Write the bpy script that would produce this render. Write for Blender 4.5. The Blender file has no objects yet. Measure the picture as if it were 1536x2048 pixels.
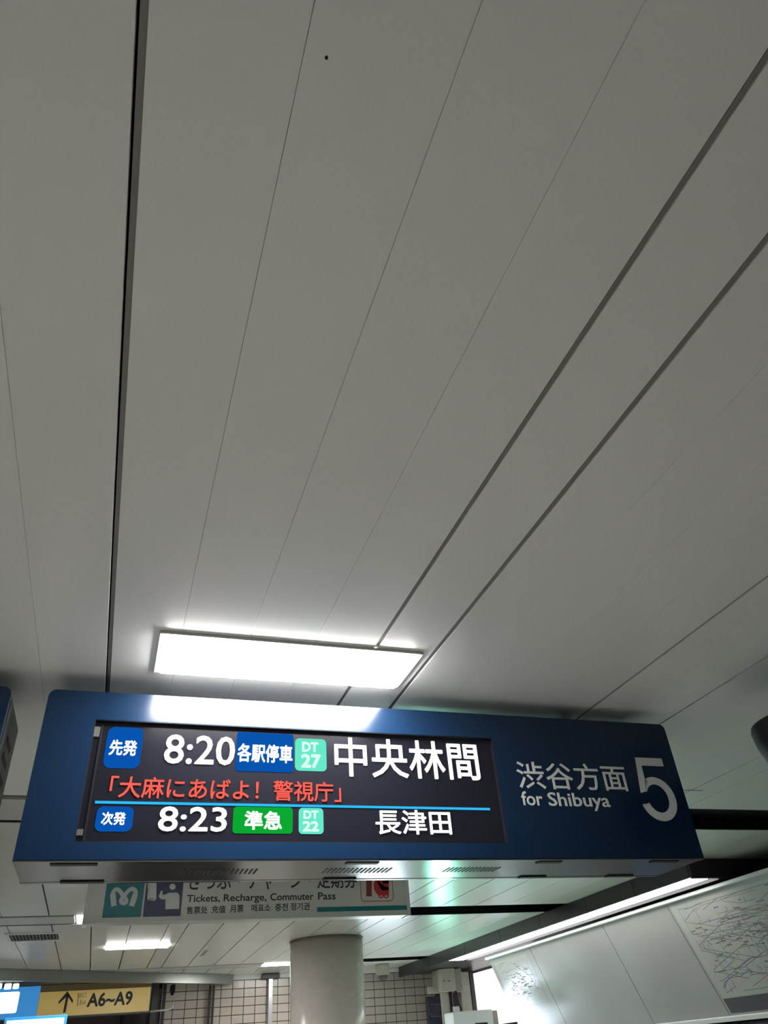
import bpy, bmesh, math, random
from mathutils import Vector, Matrix
S = bpy.context.scene
COL = S.collection
random.seed(7)
# ---------------------------------------------------------------- camera
CZ = 1.5                       # eye height above the floor
F = 1460.0                     # focal length in pixels of the 1536 x 2048 frame
R = Matrix(((0.9499884138, 0.1314320539, 0.2832801242),
            (-0.3047772805, 0.5879245077, 0.7493033982),
            (-0.0680648430, -0.7981668926, 0.5985789745)))
cam = bpy.data.cameras.new('camera')
cam.sensor_fit = 'HORIZONTAL'; cam.sensor_width = 36.0; cam.lens = 36.0*F/1536.0
cam.clip_start = 0.05; cam.clip_end = 100
co = bpy.data.objects.new('camera', cam); COL.objects.link(co)
M = Matrix.Identity(4)
for i in range(3):
    M[i][0] = R[i][0]; M[i][1] = -R[i][1]; M[i][2] = -R[i][2]
M[0][3], M[1][3], M[2][3] = 0, 0, CZ
co.matrix_world = M
S.camera = co
# ---------------------------------------------------------------- world, exposure
w = bpy.data.worlds.new('world'); S.world = w; w.use_nodes = True
w.node_tree.nodes['Background'].inputs[0].default_value = (0.05, 0.05, 0.05, 1)
w.node_tree.nodes['Background'].inputs[1].default_value = 0.3
S.view_settings.view_transform = 'Standard'; S.view_settings.look = 'None'
S.view_settings.gamma = 1; S.view_settings.use_curve_mapping = False
S.view_settings.exposure = 0.08
LAMP = 40.0                    # radiance of the ceiling lamps
WASH = 8.0                     # radiance of the map board wash light

# ---------------------------------------------------------------- helpers
def ray(x, y):
    return R @ Vector((x-768.0, y-1024.0, F))
def at(x, y, Y):               # point of the plane at depth Y seen at a photograph pixel
    r = ray(x, y); t = Y/r.y
    return Vector((r.x*t, Y, r.z*t+CZ))
def onceil(x, y, z):
    r = ray(x, y); t = (z-CZ)/r.z
    return Vector((r.x*t, r.y*t, z))

def srgb(c):
    return tuple(((v/255)/12.92 if v/255 <= .04045 else ((v/255+.055)/1.055)**2.4) for v in c)
MATS = {}
def mat(name, col, rough=.5, metal=0.0, emit=0.0, ecol=None, noise=0.0, nscale=4.0, bump=0.0, bscale=60.0, coat=0.0, spec=.5, stretch=(1, 1, 1), rnoise=0.0):
    if name in MATS: return MATS[name]
    m = bpy.data.materials.new(name); m.use_nodes = True
    nt = m.node_tree; b = nt.nodes['Principled BSDF']
    c = (*col, 1)
    b.inputs['Base Color'].default_value = c
    b.inputs['Roughness'].default_value = rough
    b.inputs['Metallic'].default_value = metal
    b.inputs['Specular IOR Level'].default_value = spec
    if coat: b.inputs['Coat Weight'].default_value = coat; b.inputs['Coat Roughness'].default_value = .05
    if emit:
        b.inputs['Emission Color'].default_value = (*(ecol or col), 1)
        b.inputs['Emission Strength'].default_value = emit
    if noise or bump or rnoise:
        tc = nt.nodes.new('ShaderNodeTexCoord'); mp = nt.nodes.new('ShaderNodeMapping')
        mp.inputs['Scale'].default_value = stretch
        nt.links.new(tc.outputs['Object'], mp.inputs[0])
    if noise or rnoise:
        n = nt.nodes.new('ShaderNodeTexNoise'); n.inputs['Scale'].default_value = nscale; n.inputs['Detail'].default_value = 5
        nt.links.new(mp.outputs[0], n.inputs[0])
    if noise:
        mx = nt.nodes.new('ShaderNodeMix'); mx.data_type = 'RGBA'
        mx.inputs[6].default_value = (*[v*(1-noise) for v in col], 1)
        mx.inputs[7].default_value = (*[min(1, v*(1+noise)) for v in col], 1)
        nt.links.new(n.outputs[0], mx.inputs[0]); nt.links.new(mx.outputs[2], b.inputs['Base Color'])
    if rnoise:
        mr = nt.nodes.new('ShaderNodeMapRange')
        mr.inputs[3].default_value = max(.02, rough-rnoise); mr.inputs[4].default_value = rough+rnoise
        nt.links.new(n.outputs[0], mr.inputs[0]); nt.links.new(mr.outputs[0], b.inputs['Roughness'])
    if bump:
        n2 = nt.nodes.new('ShaderNodeTexNoise'); n2.inputs['Scale'].default_value = bscale
        nt.links.new(mp.outputs[0], n2.inputs[0])
        bp = nt.nodes.new('ShaderNodeBump'); bp.inputs['Strength'].default_value = bump; bp.inputs['Distance'].default_value = .002
        nt.links.new(n2.outputs[0], bp.inputs['Height']); nt.links.new(bp.outputs[0], b.inputs['Normal'])
    MATS[name] = m
    return m

ORG = {}
def org(o): return ORG.get(o.name, Vector((0, 0, 0))) if o else Vector((0, 0, 0))
def thing(name, label, cat, loc=(0, 0, 0), group=None):
    o = bpy.data.objects.new(name, None); COL.objects.link(o); o.location = loc
    o.empty_display_size = .1
    o['label'] = label; o['category'] = cat
    if group: o['group'] = group
    ORG[o.name] = Vector(loc)
    return o
def tag(o, label, cat, group=None):
    o['label'] = label; o['category'] = cat
    if group: o['group'] = group
    return o
def struct(o): o['kind'] = 'structure'; return o
def link(name, me, m, parent=None):
    o = bpy.data.objects.new(name, me); COL.objects.link(o)
    if m is not None and not me.materials: me.materials.append(m)
    if parent:
        o.parent = parent; ORG[o.name] = org(parent)
        d = org(parent)
        if d.length: me.transform(Matrix.Translation(-d))
    return o
def fin(name, bm, m, parent=None, smooth=False, own_origin=False):
    bmesh.ops.recalc_face_normals(bm, faces=bm.faces)
    me = bpy.data.meshes.new(name)
    if own_origin and not parent:
        c = Vector((0, 0, 0))
        for v in bm.verts: c += v.co
        c /= len(bm.verts)
        bmesh.ops.translate(bm, verts=bm.verts, vec=-c)
    bm.to_mesh(me); bm.free()
    if smooth:
        for p in me.polygons: p.use_smooth = True
    o = link(name, me, m, parent)
    if own_origin and not parent: o.location = c; ORG[o.name] = c
    return o
def bbx(bm, x0, x1, y0, y1, z0, z1, bev=0, seg=1):
    r = bmesh.ops.create_cube(bm, size=1)
    for v in r['verts']:
        v.co = Vector(((x0+x1)/2+v.co.x*(x1-x0), (y0+y1)/2+v.co.y*(y1-y0), (z0+z1)/2+v.co.z*(z1-z0)))
    if bev:
        es = list({e for v in r['verts'] for e in v.link_edges})
        bmesh.ops.bevel(bm, geom=es, offset=bev, segments=seg, affect='EDGES')
def box(name, x0, x1, y0, y1, z0, z1, m, parent=None, bev=0, seg=1):
    bm = bmesh.new(); bbx(bm, x0, x1, y0, y1, z0, z1, bev, seg)
    return fin(name, bm, m, parent)
def bcyl(bm, c, r, h, seg=24, axis='Z', r2=None):
    d = bmesh.ops.create_cone(bm, cap_ends=True, segments=seg, radius1=r, radius2=r if r2 is None else r2, depth=h)
    rot = Matrix.Identity(3)
    if axis == 'X': rot = Matrix.Rotation(math.pi/2, 3, 'Y')
    if axis == 'Y': rot = Matrix.Rotation(math.pi/2, 3, 'X')
    for v in d['verts']: v.co = rot @ v.co + Vector(c)
def cyl(name, c, r, h, m, parent=None, seg=24, axis='Z', r2=None):
    bm = bmesh.new(); bcyl(bm, c, r, h, seg, axis, r2)
    o = fin(name, bm, m, parent)
    for p in o.data.polygons: p.use_smooth = len(p.vertices) == 4
    return o
def tube(name, pts, r, m, parent=None, seg=8):
    bm = bmesh.new(); rings = []
    P = [Vector(p) for p in pts]
    for i, p in enumerate(P):
        d = (P[min(i+1, len(P)-1)]-P[max(i-1, 0)]).normalized()
        a = d.cross(Vector((0, 0, 1)))
        if a.length < .1: a = d.cross(Vector((1, 0, 0)))
        a.normalize(); b = d.cross(a)
        rings.append([bm.verts.new(p+a*r*math.cos(2*math.pi*k/seg)+b*r*math.sin(2*math.pi*k/seg)) for k in range(seg)])
    for i in range(len(rings)-1):
        for k in range(seg): bm.faces.new((rings[i][k], rings[i][(k+1) % seg], rings[i+1][(k+1) % seg], rings[i+1][k]))
    bm.faces.new(rings[0]); bm.faces.new(rings[-1])
    return fin(name, bm, m, parent, True)
def bpoly(bm, pts, f, t):
    """prism: 2-D outline mapped by f(u, v, d), d in 0..t"""
    a = [bm.verts.new(f(u, v, 0)) for u, v in pts]; b = [bm.verts.new(f(u, v, t)) for u, v in pts]
    bm.faces.new(a); bm.faces.new(b[::-1]); n = len(pts)
    for i in range(n): bm.faces.new((a[i], b[i], b[(i+1) % n], a[(i+1) % n]))
def rrect(x0, x1, z0, z1, r, n=6):
    out = []
    for cx, cz, a0 in ((x1-r, z1-r, 0), (x0+r, z1-r, 90), (x0+r, z0+r, 180), (x1-r, z0+r, 270)):
        for k in range(n+1):
            a = math.radians(a0+90*k/n); out.append((cx+r*math.cos(a), cz+r*math.sin(a)))
    return out
def smooth_path(pts, n=6):
    out = []; P = [pts[0]]+list(pts)+[pts[-1]]
    for i in range(1, len(P)-2):
        for k in range(n):
            t = k/n; o = []
            for d in range(2):
                a, b, c, e = P[i-1][d], P[i][d], P[i+1][d], P[i+2][d]
                o.append(.5*((2*b)+(c-a)*t+(2*a-5*b+4*c-e)*t*t+(3*b-a-3*c+e)*t**3))
            out.append(tuple(o))
    out.append(pts[-1]); return out
def bstroke(bm, pts, wd, f, t):
    L = []; Rr = []
    for i in range(len(pts)):
        a = pts[max(i-1, 0)]; b = pts[min(i+1, len(pts)-1)]
        dx, dy = b[0]-a[0], b[1]-a[1]; l = math.hypot(dx, dy) or 1
        nx, ny = -dy/l*wd/2, dx/l*wd/2
        L.append((pts[i][0]+nx, pts[i][1]+ny)); Rr.append((pts[i][0]-nx, pts[i][1]-ny))
    for i in range(len(pts)-1):
        q = [L[i], L[i+1], Rr[i+1], Rr[i]]
        vs = [bm.verts.new(f(u, v, t+i*1.5e-5)) for u, v in q]
        bm.faces.new(vs)

def text_mesh(s, bold=0.0, spacing=1.0):
    cu = bpy.data.curves.new('t', 'FONT'); cu.body = s; cu.size = 1
    cu.space_character = spacing; cu.extrude = 0.01; cu.resolution_u = 3
    ob = bpy.data.objects.new('t', cu); COL.objects.link(ob)
    dg = bpy.context.evaluated_depsgraph_get(); dg.update()
    me = bpy.data.meshes.new_from_object(ob.evaluated_get(dg))
    bpy.data.objects.remove(ob); bpy.data.curves.remove(cu)
    me.materials.clear()
    if bold:                                   # heavier strokes: the glyphs laid over themselves, slightly shifted
        src = [v.co.copy() for v in me.vertices]; fs = [tuple(p.vertices) for p in me.polygons]
        V, P = [], []
        for k in range(9):
            a = k*math.pi/4; dx, dy = (0, 0) if k == 8 else (bold*math.cos(a), bold*math.sin(a))
            o = len(V); V += [(c.x+dx, c.y+dy, c.z+(.0004*k if c.z > 0 else 0)) for c in src]
            P += [tuple(q+o for q in f) for f in fs]
        me2 = bpy.data.meshes.new('t'); me2.from_pydata(V, [], P); bpy.data.meshes.remove(me); me = me2
    return me
def text(s, x0, x1, z0, z1, Y, m, parent, bold=0.0, name='lettering', t=.002, spacing=1.0, shear=0):
    """lettering facing -Y, fitted to the rectangle x0..x1, z0..z1 on the plane Y"""
    me = text_mesh(s, bold, spacing)
    xs = [v.co.x for v in me.vertices]; ys = [v.co.y for v in me.vertices]
    a0, a1, b0, b1 = min(xs), max(xs), min(ys), max(ys)
    for v in me.vertices:
        u = (v.co.x-a0)/(a1-a0); q = (v.co.y-b0)/(b1-b0)
        v.co = Vector((x0+(x1-x0)*u, Y-(t+(v.co.z-.01)*.1 if v.co.z > 0 else 0), z0+(z1-z0)*q))
    return link(name, me, m, parent)
def px(Y, l, r, top, bot):
    """rectangle on plane Y from four photograph points: left, right, top and bottom mid points"""
    return at(*l, Y).x, at(*r, Y).x, at(*bot, Y).z, at(*top, Y).z

# ---------------------------------------------------------------- materials
CH = 1.584+CZ                  # ceiling height
m_panel = mat('ceiling_paint', (.72, .715, .68), .34, noise=.03, nscale=1.5, bump=.05, bscale=300, rnoise=.05)
m_panel_far = mat('ceiling_paint_far', (.66, .65, .585), .26, noise=.04, nscale=2)
m_void = mat('void', (.012, .012, .012), .9)
m_strip = mat('joint_strip', (.20, .195, .18), .6)
m_frame = mat('lamp_frame', (.62, .62, .6), .4)
m_tube = mat('lamp_diffuser', (.9, .9, .9), .5, emit=LAMP, ecol=(1.0, 1.0, .98))
m_wash = mat('wash_diffuser', (.9, .9, .9), .5, emit=WASH, ecol=(1, .99, .98))
m_dark = mat('dark_bronze', (.035, .032, .035), .35, metal=.3, noise=.1)
m_navy = mat('navy_paint', (.004, .017, .046), .2, noise=.05, nscale=3, spec=.45)
m_steel = mat('brushed_steel', (.15, .15, .145), .2, metal=1.0, noise=.12, nscale=3, rnoise=.05)
m_black = mat('black_plastic', (.006, .005, .006), .5, spec=.25)
m_screen = mat('screen_glass', (.006, .006, .009), .2, spec=.15, emit=.008, ecol=(.6, .6, .9))
m_white_led = mat('led_white', (0, 0, 0), .6, spec=0, emit=1.7, ecol=(1, 1, 1))
m_red_led = mat('led_red', (0, 0, 0), .6, spec=0, emit=1.1, ecol=(1.0, .115, .085))
m_cyan_led = mat('led_cyan', (0, 0, 0), .6, spec=0, emit=1.2, ecol=(.02, .42, .95))
m_blue_led = mat('led_blue', (0, 0, 0), .6, spec=0, emit=.75, ecol=(.003, .115, .55))
m_green_led = mat('led_green', (0, 0, 0), .6, spec=0, emit=.75, ecol=(.004, .50, .04))
m_teal_led = mat('led_teal', (0, 0, 0), .6, spec=0, emit=1.0, ecol=(.13, .78, .55))
m_pale_led = mat('led_pale', (0, 0, 0), .6, spec=0, emit=1.1, ecol=(.62, .86, .78))
m_sign_white = mat('vinyl_white', (.62, .64, .62), .4)
m_cap = mat('end_cap', (.07, .075, .07), .4, noise=.1)
m_signbox = mat('sign_box_white', (.62, .63, .59), .35, noise=.03)
m_ink = mat('ink', (.03, .03, .035), .5)
m_teal = mat('teal_vinyl', (.012, .19, .21), .4)
m_indigo = mat('indigo_vinyl', (.028, .042, .10), .4)
m_red = mat('red_vinyl', (.55, .03, .04), .4)
m_brown = mat('brown_vinyl', (.25, .04, .03), .4)
m_tile = mat('wall_tile', (.43, .375, .325), .22, noise=.08, nscale=2.5)
m_grout = mat('grout', (.035, .026, .022), .8)
m_column = mat('column_stone', (.50, .45, .40), .25, noise=.12, nscale=9, rnoise=.06, bump=.05, bscale=120)
m_yellow = mat('yellow_acrylic', (.55, .40, .12), .3, emit=.16, ecol=(1, .70, .22))
m_blue_lit = mat('blue_acrylic', (.03, .2, .5), .3, emit=.55, ecol=(.05, .30, .72))
m_white_lit = mat('white_acrylic', (.9, .9, .9), .3, emit=1.6, ecol=(.85, .97, 1))
m_board = mat('map_board', (.30, .30, .288), .22, noise=.10, nscale=1.2, rnoise=.08)
m_paper = mat('map_paper', (.36, .37, .35), .2)
m_beige = mat('beige_metal', (.42, .40, .33), .4, noise=.05)
m_wallwhite = mat('wall_white', (.72, .74, .72), .5)
m_floor = mat('floor_stone', (.60, .59, .56), .45, noise=.15, nscale=3)
m_wall = mat('wall_paint', (.55, .53, .50), .5, noise=.05)
m_wall_dark = mat('wall_paint_dark', (.14, .13, .12), .6, noise=.05)
m_brownwall = mat('brown_panel', (.13, .10, .085), .2, noise=.15)
m_green_exit = mat('exit_light', (.1, .2, .15), .5, emit=150, ecol=(.35, 1, .75))
m_navy_slat = mat('navy_slat', (.03, .035, .06), .4)

# ---------------------------------------------------------------- the room shell
XL, XR, YB, YF = -6.0, 9.6, -7.0, 21.5
struct(box('floor', XL, XR, YB, YF, -.1, 0, m_floor))
struct(box('wall_left', XL-.12, XL, YB, YF, 0, CH+.4, m_wall))
struct(box('wall_rear', XL, XR, YB-.12, YB, 0, CH+.4, m_wall_dark))
WR = 7.9
# far right: the wall behind the map boards, and the outer wall near the camera
struct(box('wall_right', WR, WR+.12, 7.75, 17.7, 0, CH+.4, m_wallwhite))
struct(box('wall_outer', XR, XR+.12, YB, 7.9, 0, CH+.4, m_wall_dark))
struct(box('wall_return', 7.9, XR, 7.62, 7.74, 0, 1.38+CZ-.4, m_wall))
struct(box('wall_passage', XL, 1.0, YF, YF+.12, 0, CH+.4, m_brownwall))
struct(box('wall_corridor', 1.0, 1.12, 17.95, YF, 0, CH+.4, m_brownwall))

# ceiling: dark backing, with panels as children
ceil = struct(box('ceiling', XL, XR, YB, YF, CH+.14, CH+.24, m_void))
PT = .02
def panel(x0, x1, y0, y1, m, gl=.0015, gr=.0015):
    bm = bmesh.new(); bbx(bm, x0+gl, x1-gr, y0, y1, CH, CH+PT)
    es = [e for e in bm.edges if all(abs(v.co.z-CH) < 1e-5 for v in e.verts)]
    bmesh.ops.bevel(bm, geom=es, offset=.001, segments=1, affect='EDGES')
    return fin('ceiling_panel', bm, m, ceil)
B1, B2, B3 = (5.55, 6.24), (10.20, 10.88), (15.80, 16.38)
wide = {0: .022, 4: .019, 5: .022, 9: .016, 11: .014, 15: .012, 16: .010, 20: .01}
X0, PW = -.165, .3025
def edge(k): return X0+PW*k
for k in range(-19, 32):
    x0, x1 = edge(k), edge(k+1)
    if x1 > XR: x1 = XR
    if x0 > XR-.02: break
    g = wide.get(k, .0008); g2 = wide.get(k+1, .0008)
    yend = B1[0]
    panel(x0, x1, YB, yend, m_panel, g/2, g2/2)
for k, g in wide.items():
    x = edge(k)
    # a grey strip set back in the wide joints, a black slot left beside it
    box('joint_strip', x-g/2+g*.28, x+g/2+.004, YB, B1[0], CH+.007, CH+.012, m_strip, ceil)
# narrow joints: backing close behind so that they read as fine lines
for k in range(-19, 32):
    if k not in wide: box('joint_backing', edge(k)-.006, edge(k)+.006, YB, B1[0], CH+PT+.001, CH+PT+.004, m_void, ceil)
far_edges = [-5.5, -5.02, -4.55, -4.07, -3.6, -3.11, -2.63, -2.14, -1.66, -1.17, -.67, -.212, .26, .735, .985, 1.44, 1.91, 2.39, 2.91, 3.433, 3.677, 4.17, 4.67, 5.15, 5.65, 6.12]
for y0, y1 in ((B1[1], B2[0]), (B2[1], B3[0]), (B3[1], 17.9)):
    for a, b in zip(far_edges[:-1], far_edges[1:]):
        g = .014 if a in (-.67, -.212, .735, .985, 3.433, 3.677, 1.91, 4.67) or b in (-.67, -.212, .735, .985, 3.433, 3.677, 1.91, 4.67) else .005
        panel(a, b, y0, y1, m_panel_far, g/2, g/2)
    if y0 < 7: # right part nearer than the map bulkhead
        for a in range(0, 8):
            x0 = 6.12+a*.44
            if x0 < XR: panel(x0, min(XR, x0+.44), y0, 7.5, m_panel_far, .003, .003)
panel(XL, 1.0, 17.92, YF, m_panel_far)
# lighting channels across the ceiling: recess with black sides, steel top
for i, (y0, y1) in enumerate((B1, B2, B3)):
    x1 = XR if i == 0 else 6.12
    box('channel_top', XL, x1, y0, y1, CH+.125, CH+.138, mat('channel_metal', (.10, .10, .11), .25, metal=.8), ceil)
    box('channel_side', XL, x1, y0+.0, y0+.012, CH+.004, CH+.125, m_black, ceil)
    box('channel_side', XL, x1, y1-.012, y1, CH+.004, CH+.125, m_black, ceil)
    s = .085 if i < 2 else .07
    m_fill = mat('channel_filler', (.50, .50, .46), .3, noise=.05)
    segs = [(XL, -3.2), (-3.19, -.40), (1.2, 3.0)] if i != 2 else [(XL, -1.4), (-1.39, 1.4), (1.41, 2.84)]
    if i == 0: segs = [(XL, -3.2), (-3.19, -.2), (-.19, 3.0)]
    for a, b in segs:
        box('channel_slot', a, b, y0+.013, y0+s, CH+.03, CH+.034, m_void, ceil)
        box('channel_slot', a, b, y1-s, y1-.013, CH+.03, CH+.034, m_void, ceil)
    for a, b in segs: box('channel_filler', a, b, y0+s, y1-s, CH-.002, CH+.02, m_fill, ceil)
# little marks on the ceiling
cyl('screw', (.182, .586, CH-.001), .0032, .004, m_black, ceil, 12)
box('scuff', 4.30, 4.48, 5.03, 5.045, CH-.0015, CH+.001, m_strip, ceil)
box('access_slot', 1.50, 1.56, 13.7, 14.4, CH-.0015, CH+.001, m_strip, ceil)

# ---------------------------------------------------------------- ceiling lamps
def lamp(x0, x1, y0, y1, label, drop=.014, group='recessed ceiling lamps', name='ceiling_lamp', m=None):
    t = thing(name, label, 'ceiling lamp', ((x0+x1)/2, (y0+y1)/2, CH), group)
    fw = .028
    bm = bmesh.new()
    bbx(bm, x0, x1, y0, y0+fw, CH-drop, CH, .002); bbx(bm, x0, x1, y1-fw, y1, CH-drop, CH, .002)
    bbx(bm, x0, x0+fw, y0+fw, y1-fw, CH-drop, CH, .002); bbx(bm, x1-fw, x1, y0+fw, y1-fw, CH-drop, CH, .002)
    fin('frame', bm, m_frame, t)
    box('diffuser', x0+fw, x1-fw, y0+fw, y1-fw, CH-drop-.016, CH-.002, m or m_tube, t, .004)
    return t
lamp(.043, 1.290, 3.030, 3.442, 'large glaring rectangular ceiling lamp with slim frame above the blue departure sign',
     m=mat('lamp_diffuser_new', (.9, .9, .9), .5, emit=LAMP*1.5, ecol=(1.0, 1.0, .985)))
lamp(-.035, .915, 12.76, 13.13, 'slim bright ceiling lamp beyond the hanging ticket sign, left of the round column', drop=.003)
for y, x in ((3.03, -3.8),):  # unseen lamp added to brighten the near part of the ceiling
    lamp(x, x+1.25, y, y+.41, 'added rectangular ceiling lamp outside the picture, far to the left of the departure sign')
def tube_lamp(x0, x1, B, s, label):
    t = thing('channel_lamp', label, 'ceiling lamp', ((x0+x1)/2, sum(B)/2, CH))
    box('housing', x0, x1, B[0]+s, B[1]-s, CH+.012, CH+.05, m_frame, t)
    box('diffuser', x0+.01, x1-.01, B[0]+s+.02, B[1]-s-.02, CH-.006, CH+.011, m_tube, t, .004)
tube_lamp(-.385, 1.15, B2, .085, 'strip lamp in the ceiling channel, its lit end showing left of the ticket sign')
tube_lamp(2.86, 3.95, B3, .07, 'strip lamp in the farthest ceiling channel, disappearing behind the round column')

# ---------------------------------------------------------------- departure signs
SY, SB, ST = 3.524, .752+CZ, 1.491+CZ
SCY = SY+.03
def sign_body(x0, x1, root):
    # hollow front shell with rounded upper corners and an opening for the screen
    sx0, sx1, sz0, sz1 = x0+.222, x0+2.255, .822+CZ, 1.356+CZ
    bm = bmesh.new()
    outer = [(x0, SB), (x1, SB)]
    r = .035
    for k in range(6): a = math.radians(90*k/5); outer.append((x1-r+r*math.cos(a), ST-r+r*math.sin(a)))
    for k in range(6): a = math.radians(90+90*k/5); outer.append((x0+r+r*math.cos(a), ST-r+r*math.sin(a)))
    inner = [(sx0, sz0), (sx1, sz0), (sx1, sz1), (sx0, sz1)]
    fo = [bm.verts.new((u, SY, v)) for u, v in outer]; fi = [bm.verts.new((u, SY, v)) for u, v in inner]
    eo = [bm.edges.new((fo[i], fo[(i+1) % len(fo)])) for i in range(len(fo))]
    ei = [bm.edges.new((fi[i], fi[(i+1) % 4])) for i in range(4)]
    bmesh.ops.triangle_fill(bm, edges=eo+ei, use_beauty=True)
    bi = [bm.verts.new((u, SCY+.004, v)) for u, v in inner]
    for i in range(4): bm.faces.new((fi[i], fi[(i+1) % 4], bi[(i+1) % 4], bi[i]))
    bo = [bm.verts.new((u, SY+.445, v)) for u, v in outer]
    n = len(fo)
    for i in range(1, n): bm.faces.new((fo[i], bo[i], bo[(i+1) % n], fo[(i+1) % n]))
    bm.faces.new(bo)
    o = fin('housing', bm, m_navy, root)
    return (sx0, sx1, sz0, sz1)
def make_sign(x0, x1, label, full):
    root = thing('departure_sign', label, 'sign', ((x0+x1)/2, SY+.22, CH), 'blue hanging departure signs')
    sx0, sx1, sz0, sz1 = sign_body(x0, x1, root)
    # end caps
    for ex, d in ((x0, -1), (x1, 1)):
        if full: continue
        cap = box('end_cap', min(ex, ex+d*.004), max(ex, ex+d*.004), SY+.05, SY+.44, SB+.01, ST-.045, m_cap, root)
        for k in range(6):
            zz = SB+.14+k*.08
            box('grille_slot', min(ex+d*.003, ex+d*.006), max(ex+d*.003, ex+d*.006), SY+.16, SY+.33, zz, zz+.03, m_black, cap)
    # stainless underside with a front and a rear rail
    ub = root
    def ux(p): return p
    pl = box('underside', x0+.004, x1-.004, SY+.035, SY+.415, SB-.006, SB+.01, m_steel, root)
    box('underside_rail', x0, x1, SY+.0, SY+.032, SB-.008, SB+.001, m_steel, root, .002)
    box('underside_rail', x0, x1, SY+.418, SY+.447, SB-.008, SB+.001, m_steel, root, .002)
    for (fx, L) in ((.14, .19), (1.42, .16), (2.42, .14), (3.1, .17)):
        box('latch_slot', x0+fx, x0+fx+L, SY+.026, SY+.066, SB-.012, SB-.004, m_black, pl, .003)
    for (fx, L) in ((.17, .19), (1.40, .17), (2.50, .16), (3.05, .17)):
        box('latch_slot', x0+fx, x0+fx+L, SY+.385, SY+.427, SB-.012, SB-.004, m_black, pl, .003)
    for g0, n in ((.70, 16), (1.36, 16), (1.99, 14)):
        for k in range(n):
            x = x0+g0+k*.0215
            box('vent_slit', x, x+.009, SY+.17, SY+.27, SB-.0075, SB-.0055, m_black, pl)
    for hx in (x0+.5, x1-.5):
        cyl('hanger', (hx, SY+.3, (ST+CH)/2), .03, CH-ST+.002, m_black, root, 16)
    return root, (sx0, sx1, sz0, sz1)
root, (sx0, sx1, sz0, sz1) = make_sign(-.409, 3.003, 'dark blue hanging departure sign with lit train times and large number 5', True)
scr = box('screen', sx0+.002, sx1-.002, SCY, SCY+.02, sz0+.002, sz1-.002, m_screen, root)
# little metal brackets at the left rim of the opening
box('bracket', sx0+.003, sx0+.028, SCY-.012, SCY-.001, sz1-.075, sz1-.028, m_cap, scr)
box('bracket', sx0+.003, sx0+.028, SCY-.012, SCY-.001, sz0+.03, sz0+.055, m_cap, scr)
box('screen_edge', sx0+.032, sx0+.04, SCY-.006, SCY-.001, sz0+.01, sz1-.01, m_black, scr)
TY = SCY-.002
def badge(l, r, t, b, m, rad):
    x0, x1, z0, z1 = px(TY, l, r, t, b)
    bm = bmesh.new()
    bpoly(bm, rrect(x0, x1, z0, z1, rad), lambda u, v, d: (u, TY-d+.0015, v), .0015)
    return fin('badge', bm, m, scr)
def led(s, l, r, t, b, m, bold, spacing=1.0, par=None):
    x0, x1, z0, z1 = px(TY-.002, l, r, t, b)
    return text(s, x0, x1, z0, z1, TY-.001, m, par or scr, bold, spacing=spacing)
for a in ((sx0, sx0+.003, sz0, sz1), (sx1-.003, sx1, sz0, sz1), (sx0, sx1, sz0, sz0+.003), (sx0, sx1, sz1-.003, sz1)):
    box('opening_liner', a[0], a[1], SY+.002, SCY-.0005, a[2], a[3], m_black, root)
badge((211, 1494), (283.5, 1494), (248, 1454.5), (245, 1536.5), m_blue_led, .032)
led('先発', (219, 1495), (274, 1495), (247, 1480), (247, 1511), m_white_led, .022)
led('8:20', (329, 1500), (470, 1503), (400, 1471), (400, 1529), m_white_led, .012)
badge((472.5, 1505), (587, 1507), (530, 1466), (530, 1543.5), m_blue_led, .014)
led('各駅停車', (475, 1506), (585, 1508), (530, 1488.5), (530, 1525), m_white_led, .022)
badge((590, 1509), (653, 1511), (621, 1477.5), (621, 1542), m_teal_led, .022)
led('DT', (604, 1495), (637, 1495), (620, 1484), (620, 1504), m_pale_led, .045)
led('27', (602, 1522), (642, 1522), (621, 1508), (621, 1536), m_pale_led, .045)
led('中央林間', (669, 1518), (957, 1525), (813, 1480), (813, 1556.5), m_white_led, .012)
led('「大麻にあばよ！警視庁」', (220, 1573), (682, 1582), (450, 1558), (450, 1599.5), m_red_led, .010)
bm = bmesh.new()
a = at(190, 1604, TY); b = at(980, 1618.5, TY)
bbx(bm, a.x, b.x, TY-.001, TY, (a.z+b.z)/2-.0055, (a.z+b.z)/2+.0055)
fin('divider_line', bm, m_cyan_led, scr)
badge((191.5, 1637), (266, 1638), (229, 1613), (228, 1663), m_blue_led, .028)
led('次発', (203, 1637), (251, 1637), (228, 1624), (228, 1650), m_white_led, .022)
led('8:23', (317, 1638), (454, 1639), (385, 1613.5), (385, 1663), m_white_led, .012)
badge((466, 1640), (585.5, 1641), (526, 1614), (526, 1667), m_green_led, .016)
led('準急', (489, 1641), (564, 1641), (527, 1622), (527, 1659.5), m_white_led, .022)
badge((597.5, 1641), (647, 1642), (622, 1616), (622, 1668), m_teal_led, .018)
led('DT', (607, 1630), (637, 1630), (622, 1621), (622, 1638), m_pale_led, .045)
led('22', (605, 1651), (638, 1651), (622, 1642), (622, 1663), m_pale_led, .045)
led('長津田', (751, 1644), (902, 1646), (826, 1620), (826, 1669), m_white_led, .012)
def vinyl(s, l, r, t, b, bold, nm='lettering', spacing=1.0):
    x0, x1, z0, z1 = px(SY, l, r, t, b)
    return text(s, x0, x1, z0, z1, SY-.0002, m_sign_white, root, bold, nm, t=.0012, spacing=spacing)
vinyl('渋谷方面', (1034, 1550), (1253, 1557), (1143, 1526.5), (1143, 1579.5), .006)
vinyl('for', (1043, 1597), (1085, 1598), (1064, 1583), (1064, 1611), .012)
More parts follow.
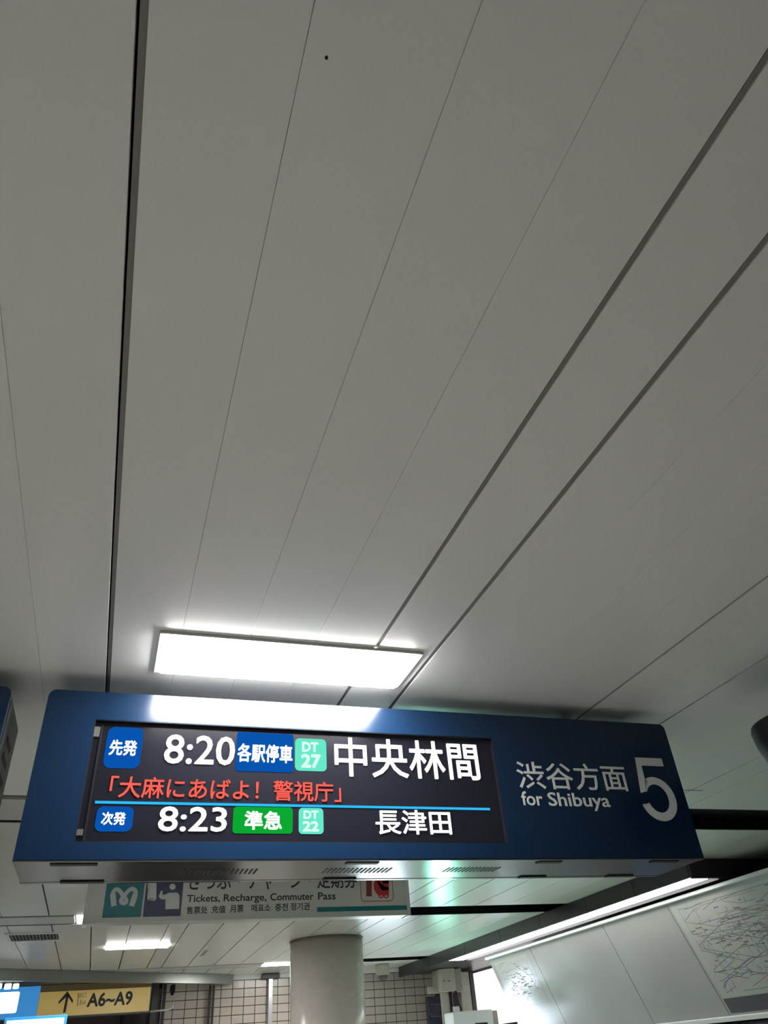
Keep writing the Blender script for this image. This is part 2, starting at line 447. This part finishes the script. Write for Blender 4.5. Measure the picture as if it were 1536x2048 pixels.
vinyl('Shibuya', (1097, 1603), (1220, 1606), (1158, 1586), (1158, 1621.5), .012)
# the big 5, drawn as its own shape
x0, x1, z0, z1 = px(SY, (1275, 1572), (1349, 1590), (1297, 1516), (1312, 1639.5))
fx0 = at(1270, 1516, SY).x
def five():
    W, Hh = x1-x0, z1-z0
    f = lambda u, v, d: (x0+u*W, SY-d, z0+v*Hh)
    out = [(.93, .865), (.93, 1.0), (.145, 1.0), (.035, .40)]       # flag, then down the stem
    inn = [(.93, .865), (.30, .865), (.255, .60)]
    bm = bmesh.new()
    def strip(A, B):
        for d in (0, .0012):
            va = [bm.verts.new(f(u, v, d)) for u, v in A]; vb = [bm.verts.new(f(u, v, d)) for u, v in B]
            for k in range(len(A)-1): bm.faces.new((va[k], va[k+1], vb[k+1], vb[k]))
    strip([(.93, 1.0), (.145, 1.0)], [(.93, .865), (.275, .865)])
    strip([(.145, 1.0), (.275, .865)], [(.035, .415), (.232, .445)])
    strip([(.275, .865), (.245, .585)], [(.26, .60), (.224, .447)])
    oa, ia = [], []
    n = 30
    for k in range(n+1):                                             # bowl: from the stem over the top and round to the tail
        t = k/n; a = math.radians(150-t*328); b = math.radians(150-t*332)
        ro, ri = (.51, .345), (.30, .225)
        oa.append((.49+ro[0]*math.cos(a), .335+ro[1]*math.sin(a)-.012*(1 if math.sin(a) < 0 else 0)))
        ia.append((.49+ri[0]*math.cos(b), .335+ri[1]*math.sin(b)))
    oa[0] = (.232, .585); oa[1] = (.25, .61); oa[2] = (.30, .645); ia[0] = (.224, .43)
    oa[-1] = (0.0, .235); ia[-1] = (.205, .255)
    strip(oa, ia)
    bmesh.ops.remove_doubles(bm, verts=bm.verts, dist=.0001)
    return fin('numeral', bm, m_sign_white, root)
five()
make_sign(-.568-3.412, -.568, 'second blue hanging sign at the left picture edge, only its dark end cap showing', False)

# ---------------------------------------------------------------- black dome near the right edge
dc = Vector((3.36, 2.86, 1.262+CZ))
t = thing('dome_mirror', 'black round-bottomed housing hanging from the ceiling at the right picture edge', 'ceiling fixture', (dc.x, dc.y, CH))
bm = bmesh.new()
prof = [(.0, -.30), (.10, -.287), (.17, -.255), (.22, -.21), (.255, -.15), (.277, -.07), (.283, 0), (.277, .02), (.1, .06), (.0, .06)]
rings = []
for r, z in prof:
    rings.append([bm.verts.new((dc.x+r*math.cos(2*math.pi*k/40), dc.y+r*math.sin(2*math.pi*k/40), dc.z+z)) for k in range(40)] if r > 0 else [bm.verts.new((dc.x, dc.y, dc.z+z))])
for A, B in zip(rings[:-1], rings[1:]):
    for k in range(40):
        if len(A) == 1: bm.faces.new((A[0], B[k], B[(k+1) % 40]))
        elif len(B) == 1: bm.faces.new((A[k], B[0], A[(k+1) % 40]))
        else: bm.faces.new((A[k], B[k], B[(k+1) % 40], A[(k+1) % 40]))
fin('dome', bm, m_black, t, True)
cyl('stem', (dc.x, dc.y, (dc.z+.05+CH)/2), .03, CH-dc.z-.05, m_black, t, 16)

# ---------------------------------------------------------------- ticket sign hanging beyond
TKY = 7.6
tk = thing('ticket_sign', 'white hanging ticket sign with pictograms, partly hidden behind the departure sign', 'sign', (1.29, TKY+.1, CH))
tz0, tz1 = 1.112+CZ, 1.515+CZ
box('sign_box', -.215, 2.785, TKY, TKY+.17, tz0, tz1, m_signbox, tk, .004)
box('edge_trim', -.225, -.19, TKY-.006, TKY+.176, tz0-.006, tz1+.006, m_signbox, tk, .002)
box('edge_trim', 2.76, 2.795, TKY-.006, TKY+.176, tz0-.006, tz1+.006, m_signbox, tk, .002)
for hx in (.2, 2.3): cyl('hanger', (hx, TKY+.085, (tz1+CH)/2), .015, CH-tz1, m_frame, tk, 12)
FY = TKY-.0006
def quadbox(nm, x0, x1, z0, z1, m, par, r=.008, t=.001, y=FY):
    bm = bmesh.new(); bpoly(bm, rrect(x0, x1, z0, z1, r, 4), lambda u, v, d: (u, y-d, v), t)
    return fin(nm, bm, m, par)
lg = quadbox('operator_mark', -.068, .257, 1.152+CZ, 1.477+CZ, m_teal, tk)
pc = quadbox('ticket_pictogram', .272, .598, 1.152+CZ, 1.477+CZ, m_indigo, tk)
def mk(u, v): # crop coordinates of the photograph (zoom 3.072, origin 0,1700) to the face
    p = at(u/3.072, 1700+v/3.072, TKY); return (p.x, p.z)
path = [(703, 340), (692, 300), (695, 262), (712, 243), (733, 250), (752, 275), (772, 300), (776, 318), (760, 327), (744, 318), (748, 300), (770, 272), (795, 247), (818, 240), (834, 258), (828, 300), (812, 340)]
bm = bmesh.new(); bstroke(bm, smooth_path([mk(*p) for p in path], 5), .034, lambda u, v, d: (u, FY-d, v), .002)
for pp in ([(693, 270), (700, 345)], [(832, 270), (808, 345)]):
    bstroke(bm, [mk(*p) for p in pp], .046, lambda u, v, d: (u, FY-d, v), .0021)
fin('mark_lines', bm, m_sign_white, lg)
def shp(nm, pts, m, par, t=.0022):
    bm = bmesh.new(); bpoly(bm, [mk(*p) for p in pts], lambda u, v, d: (u, FY-d, v), t)
    bmesh.ops.triangulate(bm, faces=bm.faces)
    return fin(nm, bm, m, par)
shp('person_figure', [(1042, 262), (1090, 262), (1103, 280), (1100, 362), (1016, 364), (1017, 300), (1003, 305), (985, 300), (975, 285), (990, 250), (1000, 252), (997, 278), (1012, 275)], m_sign_white, pc)
shp('person_head', [(1060+19*math.cos(a/16*2*math.pi), 226+19*math.sin(a/16*2*math.pi)) for a in range(16)], m_sign_white, pc)
shp('machine_figure', [(905, 165), (962, 165), (960, 300), (950, 302), (950, 313), (905, 306), (908, 240)], m_sign_white, pc)
shp('machine_slot', [(915, 297), (945, 300), (944, 304), (914, 301)], m_ink, pc, .0026)
def tkt(s, l, r, tp, b, bold, m=m_ink, nm='lettering'):
    x0, x1, z0, z1 = px(TKY, l, r, tp, b)
    return text(s, x0, x1, z0, z1, FY, m, tk, bold, nm, t=.001)
tkt('きっぷ・チャージ・定期券', (379, 1762), (714, 1756), (545, 1741), (545, 1779), .012)
for w_, a, b, dn in (('Tickets,', 374, 440, 2.5), ('Recharge,', 447.5, 533, 4.5), ('Commuter', 540.5, 627, 0), ('Pass', 636, 671, 0)):
    m_ = (a+b)/2; y0_ = 1790-.0200*(m_-374); y1_ = 1804-.0165*(m_-374)
    tkt(w_, (a, (y0_+y1_)/2), (b, (y0_+y1_)/2), (m_, y0_), (m_, y1_+dn), .018)
for w_, a, b in (('售票处', 373, 415), ('充值', 423.5, 451), ('月票', 460, 487), ('매표소', 503, 541), ('충전', 550, 576), ('정기권', 581, 619)):
    m_ = (a+b)/2; yy = 1826-.0357*(m_-373)*1.0
    tkt(w_, (a, yy-4), (b, yy-4), (m_, yy-12.5), (m_, yy+2.5), .016)
a = at(634, 1819, TKY); b = at(814, 1814, TKY)
quadbox('teal_stripe', a.x, b.x, a.z-.021, a.z+.019, m_teal, tk, .001)
# card mark: I and C in a rounded outline, the C on two wheels
def mk2(u, v):
    p = at(400+u/3.072, 1700+v/3.072, TKY); return (p.x, p.z)
x0, z0 = mk2(990, 316); x1, _ = mk2(1188, 300); z1 = z0+.27
bm = bmesh.new(); o_ = rrect(x0, x1, z0, z1, .035, 5); o_.append(o_[0]); bstroke(bm, o_, .006, lambda u, v, d: (u, FY-d, v), .0015)
fin('mark_outline', bm, m_red, tk)
def shp2(nm, pts, m, t=.0015):
    bm = bmesh.new(); bpoly(bm, [mk2(*p) for p in pts], lambda u, v, d: (u, FY-d, v), t)
    bmesh.ops.triangulate(bm, faces=bm.faces)
    return fin(nm, bm, m, tk)
shp2('letter_i', [(1021, 160), (1055, 160), (1055, 285), (1021, 285)], m_brown)
cp = []
for k in range(17): a = math.radians(40+k*(280)/16); cp.append((1115+50*math.cos(a), 222-62*math.sin(a)))
cp += [(1160, 284), (1160, 240), (1112, 244), (1110, 232)]
cp2 = [(1160, 160), (1110, 160), (1080, 178), (1066, 205), (1068, 240), (1082, 265), (1100, 284), (1160, 284), (1160, 246), (1115, 248), (1108, 236), (1118, 228), (1160, 226), (1160, 205), (1125, 205), (1118, 192), (1160, 188)]
shp2('letter_c', cp2, m_red)
for cx in (1112, 1144):
    shp2('wheel', [(cx+15*math.cos(k/14*2*math.pi), 284+13*math.sin(k/14*2*math.pi)) for k in range(14)], m_red, .0022)
    shp2('hub', [(cx+7*math.cos(k/10*2*math.pi), 284+6*math.sin(k/10*2*math.pi)) for k in range(10)], m_sign_white, .0028)

# ---------------------------------------------------------------- vent grille
t = thing('vent_grille', 'dark slatted air vent in the ceiling, left of the bright strip lamps', 'vent', (-.9, 11.75, CH))
bm = bmesh.new()
for a in ((-1.235, -.565, 11.42, 11.47), (-1.235, -.565, 12.0, 12.05), (-1.235, -1.19, 11.47, 12.0), (-.61, -.565, 11.47, 12.0)): bbx(bm, *a, CH-.014, CH, .002)
fin('frame', bm, m_frame, t)
box('backing', -1.19, -.61, 11.47, 12.0, CH-.004, CH-.001, m_void, t)
for k in range(14):
    x = -1.17+k*.041; box('slat', x, x+.012, 11.47, 12.0, CH-.012, CH-.004, m_strip, t)

# ---------------------------------------------------------------- column
cx, cy, cr = 3.32, 13.0, .572
t = thing('round_column', 'thick round beige stone column reaching the ceiling behind the ticket sign', 'column', (cx, cy, 0))
bm = bmesh.new(); bcyl(bm, (cx, cy, (CH-.02)/2), cr, CH-.02, 64)
o = fin('shaft', bm, m_column, t)
for p in o.data.polygons: p.use_smooth = len(p.vertices) == 4
cyl('ceiling_collar', (cx, cy, CH-.01), cr+.012, .02, mat('collar', (.12, .10, .09), .5), t, 64)

# ---------------------------------------------------------------- far tiled wall
TWY = 17.7
wf = struct(box('wall_far', 1.16, XR, TWY+.012, TWY+.2, 0, CH+.12, m_grout))
TW, TH = .2305, .147
tile_me = None
low = bmesh.new()
rows = int(CH/TH)+1
for r in range(rows):
    z1 = CH-.095-r*TH; z0 = z1-TH+.012
    for c in range(25):
        x0 = 1.17+c*TW; x1 = x0+TW-.012
        if z1 < CZ+.45 or z0 < 0:
            if z0 > 0: bbx(low, x0, x1, TWY, TWY+.014, z0, z1)
            continue
        if tile_me is None:
            bm = bmesh.new(); bbx(bm, 0, TW-.012, 0, .014, 0, TH-.012, .002)
            bmesh.ops.recalc_face_normals(bm, faces=bm.faces)
            tile_me = bpy.data.meshes.new('tile'); bm.to_mesh(tile_me); bm.free(); tile_me.materials.append(m_tile)
        o = bpy.data.objects.new('tile', tile_me); COL.objects.link(o); o.parent = wf
        o.location = (x0, TWY+random.uniform(-.0015, .0015), z0)
o = fin('lower_tiles', low, m_tile, wf); o['kind'] = 'stuff'
struct(box('trim_1', 1.16, 6.9, TWY-.02, TWY+.012, CH-.085, CH, m_wallwhite))

# poles and frames on the tiled wall
def post(x, label, m, w=.05, y=TWY-.08, top=CH-.1, cap=None, z0=0):
    t = thing('wall_post', label, 'post', (x, y, z0))
    box('pole', x-w/2, x+w/2, y-w/2, y+w/2, z0, top, m, t, .006)
    if cap: box('cap', x-cap/2, x+cap/2, y-.07, y+.07, top, CH-.012, m_dark if m != m_steel else m_cap, t, .005)
    return t
post(1.21, 'slim dark post at the left corner of the tiled wall', m_dark, .06)
t = post(2.09, 'dark double post on the tiled wall beneath the end of the steel fascia', m_dark, .045, top=CH-.17)
box('second_pole', 2.14, 2.18, TWY-.11, TWY-.06, 0, CH-.17, m_dark, t, .004)
post(3.30, 'silver post with grey head on the tiled wall, left of the round column', mat('silver', (.45, .46, .47), .3, metal=.6), .09, cap=.36)
# steel fascia running obliquely under the ceiling
A = Vector((-3.2, 13.98)); B = Vector((2.50, 17.55))
d = (B-A).normalized(); n = Vector((-d.y, d.x))*.06
t = thing('steel_fascia', 'long brushed steel fascia running obliquely under the ceiling above the yellow exit sign', 'beam', (0, 16, CH))
bm = bmesh.new()
vs = [(A-n), (B-n), (B+n), (A+n)]
lo = [bm.verts.new((v.x, v.y, CH-.165)) for v in vs]; hi = [bm.verts.new((v.x, v.y, CH-.004)) for v in vs]
bm.faces.new(lo[::-1]); bm.faces.new(hi)
for i in range(4): bm.faces.new((lo[i], lo[(i+1) % 4], hi[(i+1) % 4], hi[i]))
fin('beam', bm, mat('fascia_steel', (.22, .23, .21), .3, metal=.7, noise=.1, nscale=2), t)
# hook bracket with small black camera
t = thing('bracket_camera', 'small black camera on a thin bent bracket right of the yellow sign', 'camera', (1.45, 17.0, CH))
c0 = at(345, 1980, 17.0)
box('camera_body', c0.x-.045, c0.x+.045, 16.93, 17.07, c0.z-.04, c0.z+.08, m_black, t, .01)
cyl('lens', (c0.x, 16.99, c0.z-.06), .032, .05, m_black, t, 16)
cyl('stem', (c0.x, 17.0, (c0.z+.08+CH)/2), .012, CH-c0.z-.08, m_steel, t, 10)
p1 = at(348, 1988, 17.0); p2 = at(346, 2015, 17.0); p3 = at(330, 2020, 17.0); p4 = at(300, 2023, 17.0)
tube('bracket', [p1, p2, p2.lerp(p3, .4)-Vector((0, 0, .01)), p3, p4], .014, m_frame, t)
# dome camera on the ceiling right of the column
c0 = at(765, 1941, 16.9)
t = thing('dome_camera', 'small white dome security camera on the ceiling right of the round column', 'camera', (c0.x, 16.9, CH))
box('base', c0.x-.12, c0.x+.12, 16.78, 17.02, CH-.20, CH-.001, m_beige, t, .02, 2)
bm = bmesh.new(); bmesh.ops.create_uvsphere(bm, u_segments=24, v_segments=12, radius=.095)
for v in bm.verts: v.co = v.co*1.0+Vector((c0.x+.01, 16.9, CH-.20))
fin('dome', bm, m_cap, t, True)

# ---------------------------------------------------------------- yellow exit sign
EY = 17.0
t = thing('exit_sign', 'backlit yellow sign with arrow and A6 to A9, lower left under the steel fascia', 'sign', (-.1, EY+.08, CH))
ez0, ez1 = 1.02+CZ, 1.50+CZ
box('sign_case', -2.6, .93, EY+.01, EY+.16, ez0-.03, ez1+.02, m_cap, t, .004)
box('yellow_panel', -1.03, .91, EY, EY+.012, ez0, ez1-.10, m_yellow, t)
box('header_strip', -1.03, .91, EY-.004, EY+.012, ez1-.097, ez1, mat('header', (.12, .10, .065), .2, emit=.02, ecol=(1, .7, .25)), t)
box('blue_panel', -2.59, -1.034, EY, EY+.012, ez0, ez1, m_blue_lit, t)
for hx in (-2.0, .5): cyl('hanger', (hx, EY+.08, (ez1+.02+CH)/2), .012, CH-ez1-.02, m_frame, t, 10)
def onE(nm, l, r, tp, b, m, rad=.01):
    x0, x1, z0, z1 = px(EY, l, r, tp, b)
    return quadbox(nm, x0, x1, z0, z1, m, t, rad, .002, EY-.001)
onE('lit_window', (-60, 2008), (36, 2005), (10, 1984.5), (10, 2027), m_white_lit, .03)
onE('lit_window', (9, 1972), (23, 1972), (16, 1967), (16, 1979), m_white_lit, .02)
onE('lit_window', (26, 1972), (38, 1972), (32, 1967), (32, 1978), m_white_lit, .02)
onE('lit_window', (-14, 1972), (4, 1972), (-4, 1967), (-4, 1978), m_white_lit, .02)
def mk3(u, v):
    p = at(u/4.389, 1900+v/4.389, EY); return (p.x, p.z)
bm = bmesh.new(); fE = lambda u, v, d: (u, EY-d, v)
bpoly(bm, [mk3(*q) for q in ((584, 392), (606, 392), (575, 550), (552, 550))], fE, .003)
bpoly(bm, [mk3(*q) for q in ((592, 362), (642, 440), (636, 468), (592, 402), (515, 475), (512, 455))], fE, .003)
bmesh.ops.triangulate(bm, faces=bm.faces)
fin('arrow', bm, m_ink, t)
def yt(s, l, r, tp, b, bold, m=m_ink):
    x0, x1, z0, z1 = px(EY, l, r, tp, b)
    return text(s, x0, x1, z0, z1, EY-.0005, m, t, bold, t=.002)
yt('A6~A9', (175, 1998), (265, 1996), (220, 1984), (220, 2012), .03)
m_faint = mat('faint_ink', (.16, .12, .05), .5)
yt('出口', (158, 1990), (173, 1990), (165, 1985), (165, 1995), .0, m_faint)
yt('Exit', (160, 2004), (172, 2004), (166, 2000), (166, 2009), .0, m_faint)
bm = bmesh.new(); bpoly(bm, [mk3(*q) for q in ((686, 378), (692, 378), (682, 495), (676, 495))], fE, .002); fin('bar_mark', bm, m_faint, t)

# lit monitor at the lower left
t = thing('lit_monitor', 'bright white screen with blue rim at the bottom left corner under the yellow sign', 'screen', (-.5, 11.06, 0))
a = at(14, 2043, 11); b = at(129, 2033, 11)
box('case', a.x-.03, b.x+.03, 11.0, 11.08, b.z-.62, b.z+.02, m_blue_lit, t, .006)
box('display', a.x, b.x, 10.99, 11.0, b.z-.58, b.z-.01, m_white_lit, t)
cyl('stand', ((a.x+b.x)/2, 11.04, (b.z-.62)/2), .05, b.z-.62, m_cap, t, 16)

# brown glazed wall in the passage: framed panels
t = struct(box('wall_screen', -4.5, 1.1, 19.4, 19.46, 0, 2.75, m_brownwall))
for xx in (-2.4, -.9, .5):
    box('mullion', xx-.03, xx+.03, 19.36, 19.4, 0, 2.75, m_dark, t)

# ---------------------------------------------------------------- map bulkhead on the right
FX, ZF = 6.12, 1.402+CZ
bk = thing('map_bulkhead', 'dark metal bulkhead running along the right ceiling above the lit map boards', 'bulkhead', (FX+.3, 12, CH))
ys = [7.5, 8.6, 9.75, 11.1, 12.5, 14.0, 15.8, 17.69]
for a, b in zip(ys[:-1], ys[1:]):
    box('fascia_panel', FX, FX+.03, a+.004, b-.004, ZF-.005, CH-.001, m_dark, bk, .002)
xs = [6.12, 7.3, 8.5, 9.6]
for a, b in zip(xs[:-1], xs[1:]):
    box('fascia_panel', a+.004, b-.004, 7.5-.03, 7.5, ZF-.02, CH-.001, m_dark, bk, .002)
box('soffit', FX+.03, 7.89, 7.5, 17.69, ZF+.03, ZF+.05, m_dark, bk)
box('soffit_lip', 6.50, 6.52, 7.5, 14.9, ZF-.03, ZF+.03, m_dark, bk)
t = thing('wash_light', 'long white strip light under the dark bulkhead washing the map boards', 'strip light', (6.35, 11, ZF))
box('reflector', FX+.035, 6.48, 7.55, 15.0, ZF+.012, ZF+.03, m_frame, t)
box('diffuser', FX+.05, 6.46, 7.62, 14.9, ZF-.004, ZF+.012, m_wash, t, .005)
# boards lean outwards at the top
Xt, Zt = 6.652, 1.322+CZ
DX, DZ = .378, -.926
def bp(s, y, d=0):  # s = distance down the board, d = proud of the face (towards the hall)
    return (Xt+DX*s-.926*d, y, Zt+DZ*s-.378*d)
def slab(nm, s0, s1, y0, y1, d0, d1, m, par, bev=0):
    bm = bmesh.new(); vs = []
    for d in (d0, d1):
        vs.append([bm.verts.new(bp(s, y, d)) for s, y in ((s0, y0), (s1, y0), (s1, y1), (s0, y1))])
    bm.faces.new(vs[0]); bm.faces.new(vs[1][::-1])
    for i in range(4): bm.faces.new((vs[0][i], vs[1][i], vs[1][(i+1) % 4], vs[0][(i+1) % 4]))
    return fin(nm, bm, m, par)
SL = 1.285
brd = thing('map_board', 'leaning board of grey panels with railway maps under the strip light', 'board', (7.0, 10, Zt))
yb = [4.6, 8.745, 10.285, 12.56, 14.19]
pan = []
for a, b in zip(yb[:-1], yb[1:]):
    pan.append(slab('panel', .0, SL, a+.006, b-.006, -.02, 0, m_board, brd))
slab('backing', .0, SL, 4.6, 14.19, -.05, -.022, m_ink, brd)
# top trim
bm = bmesh.new(); bbx(bm, 6.585, 6.655, 4.6, 14.2, Zt-.005, Zt+.032, .003); fin('top_trim', bm, m_wallwhite, brd)
slab('bottom_trim', SL, SL+.045, 4.6, 14.2, -.05, .03, m_wallwhite, brd)
# printed maps
def rail_map(panel_, y0, y1, s0, s1, seed, nlines, cols, wd):
    rnd = random.Random(seed)
    slab('map_sheet', s0, s1, y0, y1, .0008, .002, m_paper, panel_)
    for ci, c in enumerate(cols):
        for q in range(nlines):
            bm = bmesh.new()
            u, v = rnd.uniform(.05, .95), rnd.uniform(.05, .95); ang = rnd.choice(range(8))*math.pi/4
            pts = [(u, v)]
            for k in range(rnd.randint(2, 6)):
                l = rnd.uniform(.04, .16); u += l*math.cos(ang); v += l*math.sin(ang)
                u = min(.97, max(.03, u)); v = min(.95, max(.04, v)); pts.append((u, v))
                ang += rnd.choice((-1, 0, 1))*math.pi/4
            pp = [(y1-(y1-y0)*a, s0+(s1-s0)*b) for a, b in pts]
            bstroke(bm, pp, wd, lambda a, b, d: bp(b, a, d), .0026+ci*.0001)
            fin('route_line', bm, mat('route_%d' % ci, c, .4), panel_)
    bm = bmesh.new()
    for q in range(int((120 if y1-y0 > 2 else 45)*(y1-y0))):
        u, v = rnd.gauss(.5, .25), rnd.gauss(.5, .2)
        if not (.04 < u < .96 and .04 < v < .93): continue
        y = y1-(y1-y0)*u; s = s0+(s1-s0)*v; l = rnd.uniform(.02, .07); h = .007
        if rnd.random() < .4: l, h = h*.7, l*.5
        vs = [bm.verts.new(bp(b, a, .0034)) for a, b in ((y-l, s-h), (y+l, s-h), (y+l, s+h), (y-l, s+h))]
        bm.faces.new(vs)
    o = fin('station_marks', bm, mat('map_ink', (.15, .145, .15), .5), panel_); o['kind'] = 'stuff'
cols = [(.24, .12, .12), (.12, .19, .13), (.11, .14, .22), (.25, .20, .12), (.15, .14, .15), (.19, .12, .19)]
rail_map(pan[0], 4.7, 8.70, .05, 1.10, 5, 22, cols, .0065)
slab('map_footer', 1.105, 1.26, 4.7, 8.70, .0008, .002, mat('footer', (.035, .035, .05), .3), pan[0])
rail_map(pan[3], 12.75, 14.05, .08, .80, 11, 7, cols[:5], .007)
# white wall behind the board: added glow stands in for lamp light on it
t = thing('glowing_wall_patch', 'glaring white wall patch just left of the map board end, its brightness put in as glow', 'wall patch', (7.86, 16.2, 2.3))
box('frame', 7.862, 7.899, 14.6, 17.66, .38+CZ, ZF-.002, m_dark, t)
box('diffuser', 7.84, 7.861, 14.65, 17.62, .415+CZ, ZF-.01, mat('wall_glow', (.9, .9, .9), .5, emit=1.05, ecol=(1, .99, .97)), t)
# ticket machines in the dark front below the map board
for k in range(5):
    y = 4.9+k*1.9
    t = thing('ticket_machine', 'dark ticket machine below the map board, %s of the five' % ('nearest', 'second nearest', 'middle one', 'second farthest', 'farthest')[k], 'ticket machine', (7.5, y+.9, 0), 'ticket machines under the map board')
    box('case', 7.16, 7.88, y, y+1.86, 0, .06+CZ, mat('machine_case', (.05, .05, .07), .3), t, .02)
    box('touch_screen', 7.15, 7.161, y+.5, y+1.2, .85, 1.25, mat('touch_blue', (.01, .04, .1), .3, emit=.15, ecol=(.05, .2, .6)), t)
    box('coin_panel', 7.15, 7.161, y+1.3, y+1.7, .7, 1.2, m_steel, t)

# ---------------------------------------------------------------- fittings at the end of the right wall
QY = 16.6
def fx(x, y, Y=QY): return at(x, y, Y)
t = thing('switch_box', 'beige electrical box mounted high under the dark bulkhead', 'electrical box', fx(905, 1960))
a = fx(884, 1983); b = fx(908, 1936)
box('case', a.x, b.x+.0, QY, QY+.5, a.z, b.z, m_beige, t, .008)
box('side_cover', b.x+.002, b.x+.16, QY+.02, QY+.5, a.z+.01, b.z-.01, mat('beige_side', (.28, .27, .23), .45), t, .006)
for u in (888, 898):
    c = fx(u, 1962); cyl('knob', (c.x, QY-.008, c.z), .012, .02, m_steel, t, 12)
c = fx(915, 1984)
tube('conduit', [(b.x-.06, QY+.2, a.z), (b.x-.06, QY+.2, a.z-1.1)], .035, m_dark, t)
tube('cable', [(b.x+.04, QY+.15, a.z+.01), (b.x+.08, QY+.15, a.z-.15), (b.x+.13, QY+.15, a.z-.32), (b.x+.13, QY+.15, a.z-.7)], .022, m_dark, t)
t = thing('wall_bracket_frame', 'beige T-shaped frame below and left of the beige electrical box', 'frame', fx(893, 2040, 16.9))
a = fx(857, 1988, 16.8); b = fx(912, 1970, 16.8)
box('crossbar', a.x, b.x+.3, 16.8, 16.86, a.z, b.z, m_beige, t, .004)
a2 = fx(882, 1988, 16.8); b2 = fx(905, 1988, 16.8)
box('upright', a2.x, b2.x, 16.81, 16.87, 0, a.z-.001, m_beige, t, .004)
a3 = fx(919, 1960, 17.0); b3 = fx(939, 1960, 17.0)
t = thing('beige_pilaster', 'beige metal pilaster with dark edge, left of the glaring white wall', 'pilaster', ((a3.x+b3.x)/2, 17.1, 0))
box('board', a3.x, b3.x, 17.0, 17.2, 0, ZF-.02, m_beige, t, .004)
c3 = fx(947, 1960, 17.0)
box('dark_edge', b3.x+.004, c3.x, 16.98, 17.18, 0, ZF-.02, m_dark, t, .004)
# dark louvre
a = fx(858, 1992, 17.3); b = fx(881, 1992, 17.3)
t = thing('louvre', 'dark navy louvre with angled slats right of the tiled wall', 'louvre', ((a.x+b.x)/2, 17.4, 0))
box('frame', a.x, b.x, 17.40, 17.5, 0, a.z, m_navy_slat, t, .004)
for k in range(11):
    zz = a.z-.12-k*.21
    bm = bmesh.new(); bbx(bm, a.x+.02, b.x-.02, -.06, .06, -.008, .008)
    for v in bm.verts:
        y, z = v.co.y, v.co.z
        v.co.y = 17.35+y*.8-z*.6; v.co.z = zz+y*.6+z*.8
    fin('slat', bm, mat('slat_blue', (.10, .12, .17), .3), t)
# pale machine box at the bottom
a = fx(906, 2020, 16.0); b = fx(984, 2016, 16.0)
t = thing('white_cabinet', 'pale metal cabinet top at the bottom edge left of the map board', 'cabinet', ((a.x+b.x)/2, 16.2, 0))
box('case', a.x, b.x, 16.0, 16.5, 0, b.z-.02, mat('cabinet_white', (.62, .66, .63), .3), t, .012, 2)
box('side_cover', b.x+.004, b.x+.13, 16.05, 16.5, 0, b.z-.04, mat('cabinet_side', (.30, .27, .23), .4), t, .01)
c = fx(953, 2046, 16.0); d_ = fx(975, 2046, 16.0)
box('display_slot', fx(950, 2046, 16.0).x, d_.x, 15.996, 16.01, c.z-.2, c.z, m_black, t)
c = fx(913, 2012, 16.1)
box('hinge', c.x-.05, c.x+.06, 16.1, 16.2, b.z-.02, b.z+.07, m_frame, t, .006)

# green lit gate posts, below the picture edge (seen only as reflections in steel and ceiling)
for D, h, wd, lab in ((15.0, -.02, .12, 'green lit gate post farther off, below the picture edge, mirrored in the ceiling'),
                      (9.6, -.40, .14, 'green lit gate post nearer by, below the picture edge, mirrored in the sign underside')):
    gx = .4085*D; gz = CZ+h
    t = thing('gate_light', lab, 'gate light', (gx, D, 0), 'green gate lights')
    box('post', gx-.05, gx+.05, D+.02, D+.10, 0, gz-.12, m_cap, t, .01)
    box('case', gx-wd-.01, gx+wd+.01, D+.012, D+.10, gz-.119, gz+.12, m_cap, t, .01)
    box('lit_face', gx-wd, gx+wd, D, D+.011, gz-.11, gz+.11, m_green_exit if D < 12 else mat('exit_light_far', (.1, .2, .15), .5, emit=330, ecol=(.38, 1, .76)), t)
    for q in (-1, 1): box('spill_blocker', gx+q*(wd+.005)-.006, gx+q*(wd+.005)+.006, D-(.95 if D > 12 else .4), D+.011, gz-.13, gz+(.36 if D > 12 and q > 0 else .13), m_black, t)  # added blockers beside the lit face, keeping green spill off the map board
# lit vending machine below the frame, mirrored in the map board
t = thing('vending_machine', 'lit vending machine against the tiled wall below the picture edge', 'vending machine', (5.6, 17.3, 0))
box('cabinet', 5.05, 6.15, 16.95, 17.65, 0.02, 1.55, m_wallwhite, t, .02)
box('lit_window', 5.12, 6.08, 16.94, 16.949, .3, 1.45, mat('vending_lit', (.8, .9, 1), .4, emit=17, ecol=(.75, .9, 1)), t)

# dark ticket office counter below the frame, mirrored in the steel underside
t = thing('counter', 'dark counter below the picture edge, mirrored as a dark patch in the sign underside', 'counter', (.8, 10.4, 0))
box('body', -.02, 1.42, 9.9, 10.9, 0, 1.32, m_dark, t, .01)
box('top', -.05, 1.45, 9.86, 10.94, 1.322, 1.37, m_black, t, .01)
